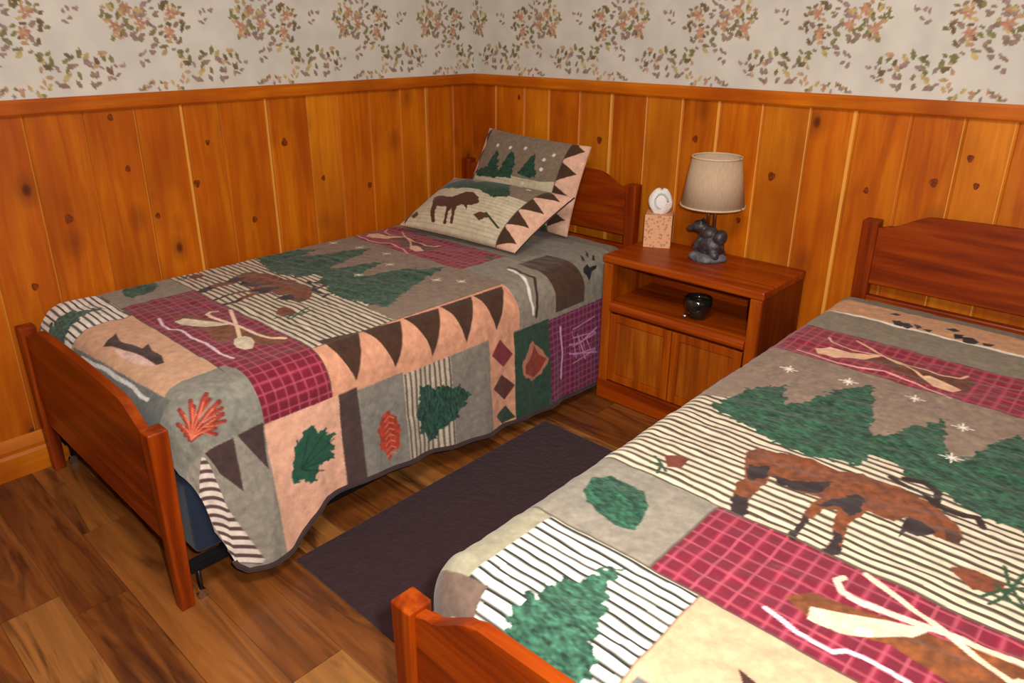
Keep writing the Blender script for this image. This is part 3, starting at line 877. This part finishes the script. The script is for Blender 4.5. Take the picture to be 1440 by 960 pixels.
make_quilt(BED2, BX, .0027*QUALITY, .0027*QUALITY, -.43, .065, .12,
           'patchwork moose and pine quilt on the bed nearest the camera', True, 1.02)

# ------------------------------------------------------------------ pillows
PILLOW_SHAPES = [
 ('moose', [(.12,.426),(.152,.459),(.246,.436),(.303,.429),(.345,.474),(.379,.551),(.431,.566),(.515,.491),(.553,.411),(.529,.363),(.493,.341),(.509,.276),(.467,.331),(.437,.333),(.419,.296),(.427,.221),(.467,.088),(.439,.08),(.419,.183),(.383,.266),(.379,.208),(.407,.073),(.385,.07),(.359,.185),(.335,.276),(.295,.268),(.24,.273),(.255,.206),(.313,.068),(.283,.063),(.228,.165),(.188,.283)]),
 ('cone', [(.583,.238),(.617,.291),(.669,.298),(.713,.266),(.675,.226),(.657,.19)]),
 ('stem', [(.669,.298),(.733,.241),(.808,.178)]),
 ('cone', [(.054,.12),(.07,.203),(.118,.143),(.106,.088)])]
def pillow_color(front):
    def fn(X, Y):
        p = Paint(X, Y, (198, 186, 152))
        f = front
        p.put(np.arange(len(X)), stripes(.045, .30, 'q', (200, 188, 160), (184, 170, 142)))
        base = .63 if f else .52
        p.rect(0, 1, base, 1.01, (128, 112, 94), .10, 3)
        p.poly([(.45, base-.05), (.62, base-.03), (.85, base+.04), (.85, base-.3), (.5, base-.3)], (198, 186, 152)) if not f else None
        G = needles((34, 66, 50), 4)
        if f:
            p.poly([(0, .64), (.0, .74), (.14, .80), (.2, .93), (.34, .80), (.42, .96), (.54, .94), (.62, .82), (.71, .62), (.60, .54), (.41, .65), (.26, .61)], G, .015, 40)
            for x, y in ((.74, .86), (.66, .90), (.30, .93)): p.poly([(x-.02, y-.014), (x+.02, y-.014), (x+.02, y+.014), (x-.02, y+.014)], (214, 200, 186), .006, 60)
            for n, q in PILLOW_SHAPES:
                if n == 'stem': p.line(q, .02, (52, 62, 40))
                else: p.poly(q, (84, 46, 30) if n == 'moose' else (92, 58, 38), .006, 60)
        else:
            p.poly([(0, .50), (.17, .56), (.21, .79), (.27, .66), (.315, .53), (.36, .81), (.43, .72), (.46, .50), (.30, .46), (.1, .44)], G, .014, 40)
            p.poly([(.50, .56), (.587, .83), (.64, .68), (.68, .56), (.6, .54)], G, .012, 40)
            p.poly([(.60, .0), (.66, .16), (.80, .17), (.84, .05), (.84, -.1), (.6, -.1)], needles((50, 66, 50), 4), .01, 40)
            for x, y in ((.19, .83), (.335, .83), (.70, .66), (.752, .84), (.69, .77), (.48, .86), (.58, .47)):
                p.star(x, y, .022, (226, 214, 204))
                p.poly([(x-.012, y-.018), (x+.012, y-.018), (x+.012, y+.018), (x-.012, y+.018)], (226, 214, 204), .004, 60)
        for x0, x1 in ((.845, 1.01), (-.01, .045)):
            p.rect(x0, x1, -.01, 1.01, (222, 176, 150), .03)
        offs = (.0, .245, .49, .74) if f else (.05, .30, .56, .81)
        for q in offs:
            p.poly([(.845, q+.01), (.845, q+.225), (.975, q+(.10 if f else .125))], (72, 50, 38), .003, 60)
            p.poly([(.045, q+.01), (.045, q+.215), (.0, q+.11)], (72, 50, 38), .003, 60)
        p.line([(.845, 0), (.845, 1)], .006, (96, 74, 58))
        return p.c
    return fn
_st = stripes
def stripes(period, dk, axis, a=CREAM, b=DARK, ph=0.0):
    if axis == 'q':
        return _st(period, dk, 't', a, b, ph)
    return _st(period, dk, axis, a, b, ph)

def make_pillow(c, th_f, th_b, front, label):
    m, n = 260, 170
    p = np.linspace(0, 1, m); q = np.linspace(0, 1, n)
    PP, QQ = np.meshgrid(p, q, indexing='ij')
    A = pillow_surf(PP, QQ, c, th_f); B = pillow_surf(PP, QQ, c, -th_b)
    wr = (vnoise(PP*9, QQ*7, 4)-.5)*.010*np.clip(16*PP*(1-PP)*QQ*(1-QQ), 0, 1)
    A = A + wr[..., None]*np.array((.3, -.8, .5))
    rgb = supersample(pillow_color(front), PP, QQ, 1/m, 1/n)
    i = np.arange(m*n).reshape(m, n)
    qa = np.stack([i[:-1, :-1], i[1:, :-1], i[1:, 1:], i[:-1, 1:]], -1).reshape(-1, 4)
    qb = (qa + m*n)[:, ::-1]
    # stitch the rim
    rim = np.concatenate([i[:, 0], i[-1, 1:], i[-2::-1, -1], i[0, -2:0:-1]]); r2 = np.roll(rim, -1)
    qr = np.stack([r2, rim, rim+m*n, r2+m*n], -1)
    nb = np.array((0, 0, -.002))
    co = np.concatenate([A.reshape(-1, 3), B.reshape(-1, 3)+np.array((0, .004, -.003))])
    col = np.concatenate([rgb, np.full_like(rgb, 1)*np.array((134, 122, 98))])
    me = raw_mesh('pillow', co, np.concatenate([qa, qb, qr]), col)
    o = link('pillow', me, M_quilt, None, True)
    tag(o, label, 'pillow', 'sham pillows on the corner bed')
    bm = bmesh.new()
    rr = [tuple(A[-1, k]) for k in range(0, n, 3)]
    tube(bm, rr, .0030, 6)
    e = obj('edge_line', bm, M_bind if front else M_pink, o, True); e['label'] = 'side edge line, dark as painted shadow on the front pillow'  # front pillow's dark edge colour paints in a shadow line
    return o
M_pink = mat_fabric('pink_piping', (204, 158, 132))
make_pillow(PIL_BACK, .06, .02, False, 'upright patchwork pillow with pines and stars, leaning on the headboard')
make_pillow(PIL_FRONT, .085, .018, True, 'front patchwork pillow with a moose, lying against the upright pillow')

# ------------------------------------------------------------------ nightstand
NX, NW, ND, NH = 1.048, .641, .362, .594
ns = empty('nightstand', (NX, 0, 0)); tag(ns, 'cherry wood nightstand with open shelf and two doors, between the beds', 'nightstand')
def part(name, dims, mat, parent=ns, bev=.003):
    bm = bmesh.new(); box(bm, *dims, bev); return obj(name, bm, mat, parent)
yb = -.025
part('top', (0, NW, -ND, yb, NH-.030, NH), M_ns_x, bev=.006)
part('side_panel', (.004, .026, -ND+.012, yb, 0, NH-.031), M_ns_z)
part('side_panel', (NW-.026, NW-.004, -ND+.012, yb, 0, NH-.031), mat_cherry('nightstand_side_shaded', 'z', (86, 26, 3), (116, 42, 5), (138, 58, 10)))  # right side in a darker wood colour, its shade painted in
part('stile', (.006, .046, -ND+.002, -ND+.022, 0, NH-.031), M_ns_z)
part('stile', (NW-.046, NW-.006, -ND+.002, -ND+.022, 0, NH-.031), M_ns_z)
part('back_panel', (.026, NW-.026, yb-.012, yb-.001, .02, NH-.031), M_ns_x, bev=.001)
part('shelf', (.027, NW-.027, -ND+.03, yb-.013, .392, .410), M_ns_x)
bm = bmesh.new()   # rounded front moulding of the open shelf
pr = [(-ND+.022, .372), (-ND+.004, .374), (-ND-.004, .382), (-ND-.006, .392), (-ND-.004, .402), (-ND+.004, .410), (-ND+.022, .412)]
ra = [bm.verts.new((.047, y, z)) for y, z in pr]; rb = [bm.verts.new((NW-.047, y, z)) for y, z in pr]
for i in range(len(pr)):
    j = (i+1) % len(pr); bm.faces.new((ra[i], ra[j], rb[j], rb[i]))
bm.faces.new(ra); bm.faces.new(rb)
obj('shelf_moulding', bm, M_ns_x, ns)
part('plinth', (.004, NW-.004, -ND-.004, -ND+.012, 0, .082), M_ns_x, bev=.004)
part('bottom_board', (.027, NW-.027, -ND+.03, yb-.013, .06, .075), M_ns_x)
for a, b in ((.050, NW/2-.002), (NW/2+.002, NW-.050)):
    bm = bmesh.new()
    box(bm, a, b, -ND+.006, -ND+.014, .088, .368, .001)
    w = .030
    for d in ((a, a+w, .088, .368), (b-w, b, .088, .368), (a+w, b-w, .088, .088+w), (a+w, b-w, .368-w, .368)):
        box(bm, d[0], d[1], -ND+.0, -ND+.014, d[2], d[3], .002)
    dr = obj('door', bm, M_ns_z, ns)
    bm = bmesh.new(); box(bm, a+w+.004, b-w-.004, -ND+.004, -ND+.007, .088+w+.004, .368-w-.004, .001)
    obj('door_panel', bm, mat_cherry('door_panel_wood', 'z', (122, 52, 4), (154, 74, 8), (184, 106, 22)), dr)

# small dark glass holder on the open shelf
bm = bmesh.new()
lathe(bm, [(.030, 0), (.036, .004), (.046, .03), (.050, .058), (.047, .078), (.043, .078), (.045, .055), (.036, .012), (.001, .010)], n=32)
k = NT('smoked_glass', .08, .6); k.col(k.ramp(k.noise(k.coords(), 30, 3), [(.3, (14, 12, 10)), (.7, (38, 34, 28))])); k.b.inputs['Coat Weight'].default_value = .6
gh = obj('glass_holder', bm, k.m, None, True); gh.location = (NX+.365, -.27, .411)
tag(gh, 'small dark glass holder on the open shelf of the nightstand', 'candle holder')
bm = bmesh.new(); lathe(bm, [(.001, .012), (.030, .012), (.031, .045), (.026, .048), (.001, .048)], n=24)
obj('candle', bm, M_black, gh, True)
bm = bmesh.new(); ellipsoid(bm, (-.030, -.040, .008), (.010, .007, .008)); obj('bright_spot', bm, M_metal, gh, True)['label'] = 'bright metallic spot'  # small bright metallic spot low at the holder's front

# ------------------------------------------------------------------ table lamp
lamp = empty('table_lamp', (1.366, -.150, NH)); tag(lamp, 'table lamp with tapered beige shade and dark animal figure base, on the nightstand', 'lamp')
bm = bmesh.new()
n = 120; prof = [(.112, .204), (.085, .376)]
ro, ri = [], []
for r, z in prof:
    for k_, L in ((0, ro), (-.002, ri)):
        L.append([bm.verts.new(((r+k_)*math.cos(2*math.pi*i/n), (r+k_)*math.sin(2*math.pi*i/n), z)) for i in range(n)])
for i in range(n):
    j = (i+1) % n
    bm.faces.new((ro[0][i], ro[0][j], ro[1][j], ro[1][i])); bm.faces.new((ri[0][j], ri[0][i], ri[1][i], ri[1][j]))
    bm.faces.new((ro[1][i], ro[1][j], ri[1][j], ri[1][i])); bm.faces.new((ro[0][j], ro[0][i], ri[0][i], ri[0][j]))
k = NT('shade_cloth', .9, .1)
k.col(k.mix(1.0, (190, 162, 134), k.ramp(k.noise(k.coords((60, 60, 14)), 3, 3), [(.3, .90), (.7, 1.06)]), 'MULTIPLY'))
k.b.inputs['Transmission Weight'].default_value = 0
shade = obj('lamp_shade', bm, k.m, lamp, True)
M_trim = mat_plain('shade_trim', (206, 182, 146), .8, .2)
for r, z in prof:
    bm = bmesh.new(); tube(bm, [((r+.0005)*math.cos(a*math.pi/24), (r+.0005)*math.sin(a*math.pi/24), z) for a in range(49)], .0035, 8)
    obj('shade_trim', bm, M_trim, shade, True)['label'] = 'pale rolled edge'
M_brown = mat_plain('brown_metal', (92, 44, 24), .4)
bm = bmesh.new()
for x in (-.010, .016):
    tube(bm, [(x, 0, .10), (x, 0, .215)], .0055, 12)
tube(bm, [(-.010, 0, .215), (.003, 0, .222), (.016, 0, .215)], .0055, 12)
tube(bm, [(.003, 0, .215), (.003, 0, .30)], .011, 16)
for a in (0, 2.094, 4.188):
    tube(bm, [(.003, 0, .30), (.094*math.cos(a), .094*math.sin(a), .298)], .0015, 6)
obj('stem', bm, M_brown, lamp, True)
# bear figure, merged to one skin
bm = bmesh.new()
for c, r, rot in (((.006, 0, .056), (.056, .042, .044), (0, .25, 0)), ((.000, -.004, .100), (.036, .032, .028), (0, 0, 0)),
                  ((-.034, -.012, .122), (.031, .026, .024), (0, -.1, 0)), ((-.062, -.018, .112), (.018, .015, .013), (0, -.2, 0)),
                  ((-.034, .010, .142), (.007, .004, .008), (0, 0, 0)), ((-.026, -.026, .142), (.007, .004, .008), (0, 0, 0)),
                  ((.042, 0, .088), (.026, .030, .032), (0, .4, 0)), ((-.030, -.028, .062), (.012, .012, .030), (0, .5, 0)), ((-.024, .022, .062), (.012, .012, .030), (0, .5, 0)),
                  ((.034, -.026, .026), (.024, .016, .020), (0, 0, 0)), ((.034, .026, .026), (.024, .016, .020), (0, 0, 0)),
                  ((-.018, 0, .10), (.024, .020, .034), (0, -.7, 0))):
    ellipsoid(bm, c, r, rot)
k = NT('dark_resin', .45, .5)
k.col(k.ramp(k.noise(k.coords(), 45, 4, .6), [(.3, (30, 24, 26)), (.55, (58, 50, 52)), (.8, (92, 90, 96))])); k.bump(k.noise(k.coords(), 120, 3), .002, .6)
bear = obj('bear_figure', bm, k.m, lamp, True)
rm = bear.modifiers.new('skin', 'REMESH'); rm.mode = 'VOXEL'; rm.voxel_size = .0035; rm.use_smooth_shade = True
bm = bmesh.new()
lathe(bm, [(.056, 0), (.064, .004), (.066, .012), (.060, .022), (.050, .028), (.001, .030)], n=28)
rn = random.Random(3)
for v in bm.verts:
    if v.co.z > .003:
        f = 1+.10*math.sin(math.atan2(v.co.y, v.co.x)*5+1)+.05*math.sin(math.atan2(v.co.y, v.co.x)*9); v.co.x *= f; v.co.y *= f*.9
k = NT('grey_resin', .5, .5)
k.col(k.ramp(k.noise(k.coords(), 40, 4, .6), [(.3, (56, 54, 60)), (.7, (122, 122, 130))])); k.bump(k.noise(k.coords(), 90, 3), .003, .7)
obj('rock_base', bm, k.m, lamp, True)

# ------------------------------------------------------------------ tissue box
tb = empty('tissue_box', (1.124, -.102, NH), math.radians(27)); tag(tb, 'small peach patterned tissue box with white tissue on top, left on the nightstand', 'tissue box')
k = NT('printed_card', .6, .3)
vo = k.node('ShaderNodeTexVoronoi', feature='F1'); vo.inputs['Scale'].default_value = 70
k.l.new(k.coords(), vo.inputs['Vector'])
c = k.mix(k.ramp(vo.outputs['Distance'], [(.18, .75), (.42, 0.0)]), (222, 164, 124), (150, 116, 66))
k.col(c)
bm = bmesh.new(); box(bm, -.052, .052, -.052, .052, 0, .128, .002)
obj('carton', bm, k.m, tb)
# pulled up tissue: a shell folded round its own middle
bm = bmesh.new(); rings = []
m_, n_ = 22, 40
for i in range(m_+1):
    v = i/m_; z = .122 + .100*v
    r = .012 + .034*math.sin(math.pi*min(1, .08+.90*v))**.8 if v < .98 else .008
    rings.append([bm.verts.new(((r*(1+.05*math.cos(3*a+5*v)))*math.cos(a), r*.62*math.sin(a)*(1+.10*math.cos(5*a)), z+.004*math.cos(2*a))) for a in [2*math.pi*j/n_ for j in range(n_)]])
for a, b in zip(rings, rings[1:]):
    for i in range(n_):
        j = (i+1) % n_; bm.faces.new((a[i], a[j], b[j], b[i]))
bm.faces.new(rings[-1]); bm.faces.new(list(reversed(rings[0])))
k = NT('tissue_paper', .9, .2); k.b.inputs['Subsurface Weight'].default_value = .1
k.col((236, 228, 222)); k.bump(k.noise(k.coords(), 40, 2, .5, 1.5), .006, .8)
ti = obj('tissue', bm, k.m, tb, True); ti['label'] = 'white crumpled tissue'
bm = bmesh.new()   # inner fold facing the room, its bluish shading put into the colour
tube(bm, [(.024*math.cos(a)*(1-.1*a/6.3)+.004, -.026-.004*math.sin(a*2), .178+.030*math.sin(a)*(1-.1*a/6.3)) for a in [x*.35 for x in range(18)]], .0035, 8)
obj('tissue_fold', bm, mat_plain('tissue_shade', (196, 208, 208), .9, .2), ti, True)['label'] = 'fold with painted blue grey shading'

# ------------------------------------------------------------------ rug
bm = bmesh.new(); box(bm, 1.047, 1.655, -1.755, -.678, .0005, .010, .003)
rug = obj('rug', bm, M_rug, None); tag(rug, 'plain dark purple brown runner rug on the floor between the beds', 'rug')

# ------------------------------------------------------------------ light and camera
def camera():
    yaw, pit, rol = .75579, -.36548, .00132
    F = Vector((-math.sin(yaw)*math.cos(pit), math.cos(yaw)*math.cos(pit), math.sin(pit)))
    R = Vector((math.cos(yaw), math.sin(yaw), 0)); U = R.cross(F)
    c, s = math.cos(rol), math.sin(rol)
    R, U = R*c+U*s, U*c-R*s
    cd = bpy.data.cameras.new('camera'); cam = bpy.data.objects.new('camera', cd); C.objects.link(cam)
    cam.matrix_world = Matrix(((R.x, U.x, -F.x, 2.6234), (R.y, U.y, -F.y, -2.59537), (R.z, U.z, -F.z, 1.39426), (0, 0, 0, 1)))
    cd.sensor_fit = 'HORIZONTAL'; cd.sensor_width = 36; cd.lens = 1046.13/1440*36
    cd.shift_x = 15.746/1440; cd.shift_y = -41.109/1440; cd.clip_start = .02
    bpy.context.scene.camera = cam
    return cam, F, R, U
cam, F, R, U = camera()

def area(name, loc, target, size, energy, color):
    ld = bpy.data.lights.new(name, 'AREA'); ld.shape = 'DISK' if size < .2 else 'SQUARE'; ld.size = size; ld.energy = energy; ld.color = color
    o = bpy.data.objects.new(name, ld); C.objects.link(o); o.location = loc
    o.rotation_euler = (Vector(target)-Vector(loc)).to_track_quat('-Z', 'Y').to_euler()
    return o
eye = Vector((2.6234, -2.59537, 1.39426))
area('camera_flash', eye + R*.07 + U*.06, eye + F*2 + R*.07, .05, FLASH, (1.0, .965, .93))
area('ceiling_light', (2.3, -2.2, 2.36), (2.0, -1.6, 0), .7, CEIL, (1.0, .955, .90))
w = bpy.data.worlds.new('world'); bpy.context.scene.world = w; w.use_nodes = True
w.node_tree.nodes['Background'].inputs[0].default_value = (.9, .85, .8, 1)
w.node_tree.nodes['Background'].inputs[1].default_value = .22
vs = bpy.context.scene.view_settings
vs.view_transform = 'Standard'; vs.look = 'None'; vs.gamma = 1; vs.use_curve_mapping = False
vs.exposure = EXPO
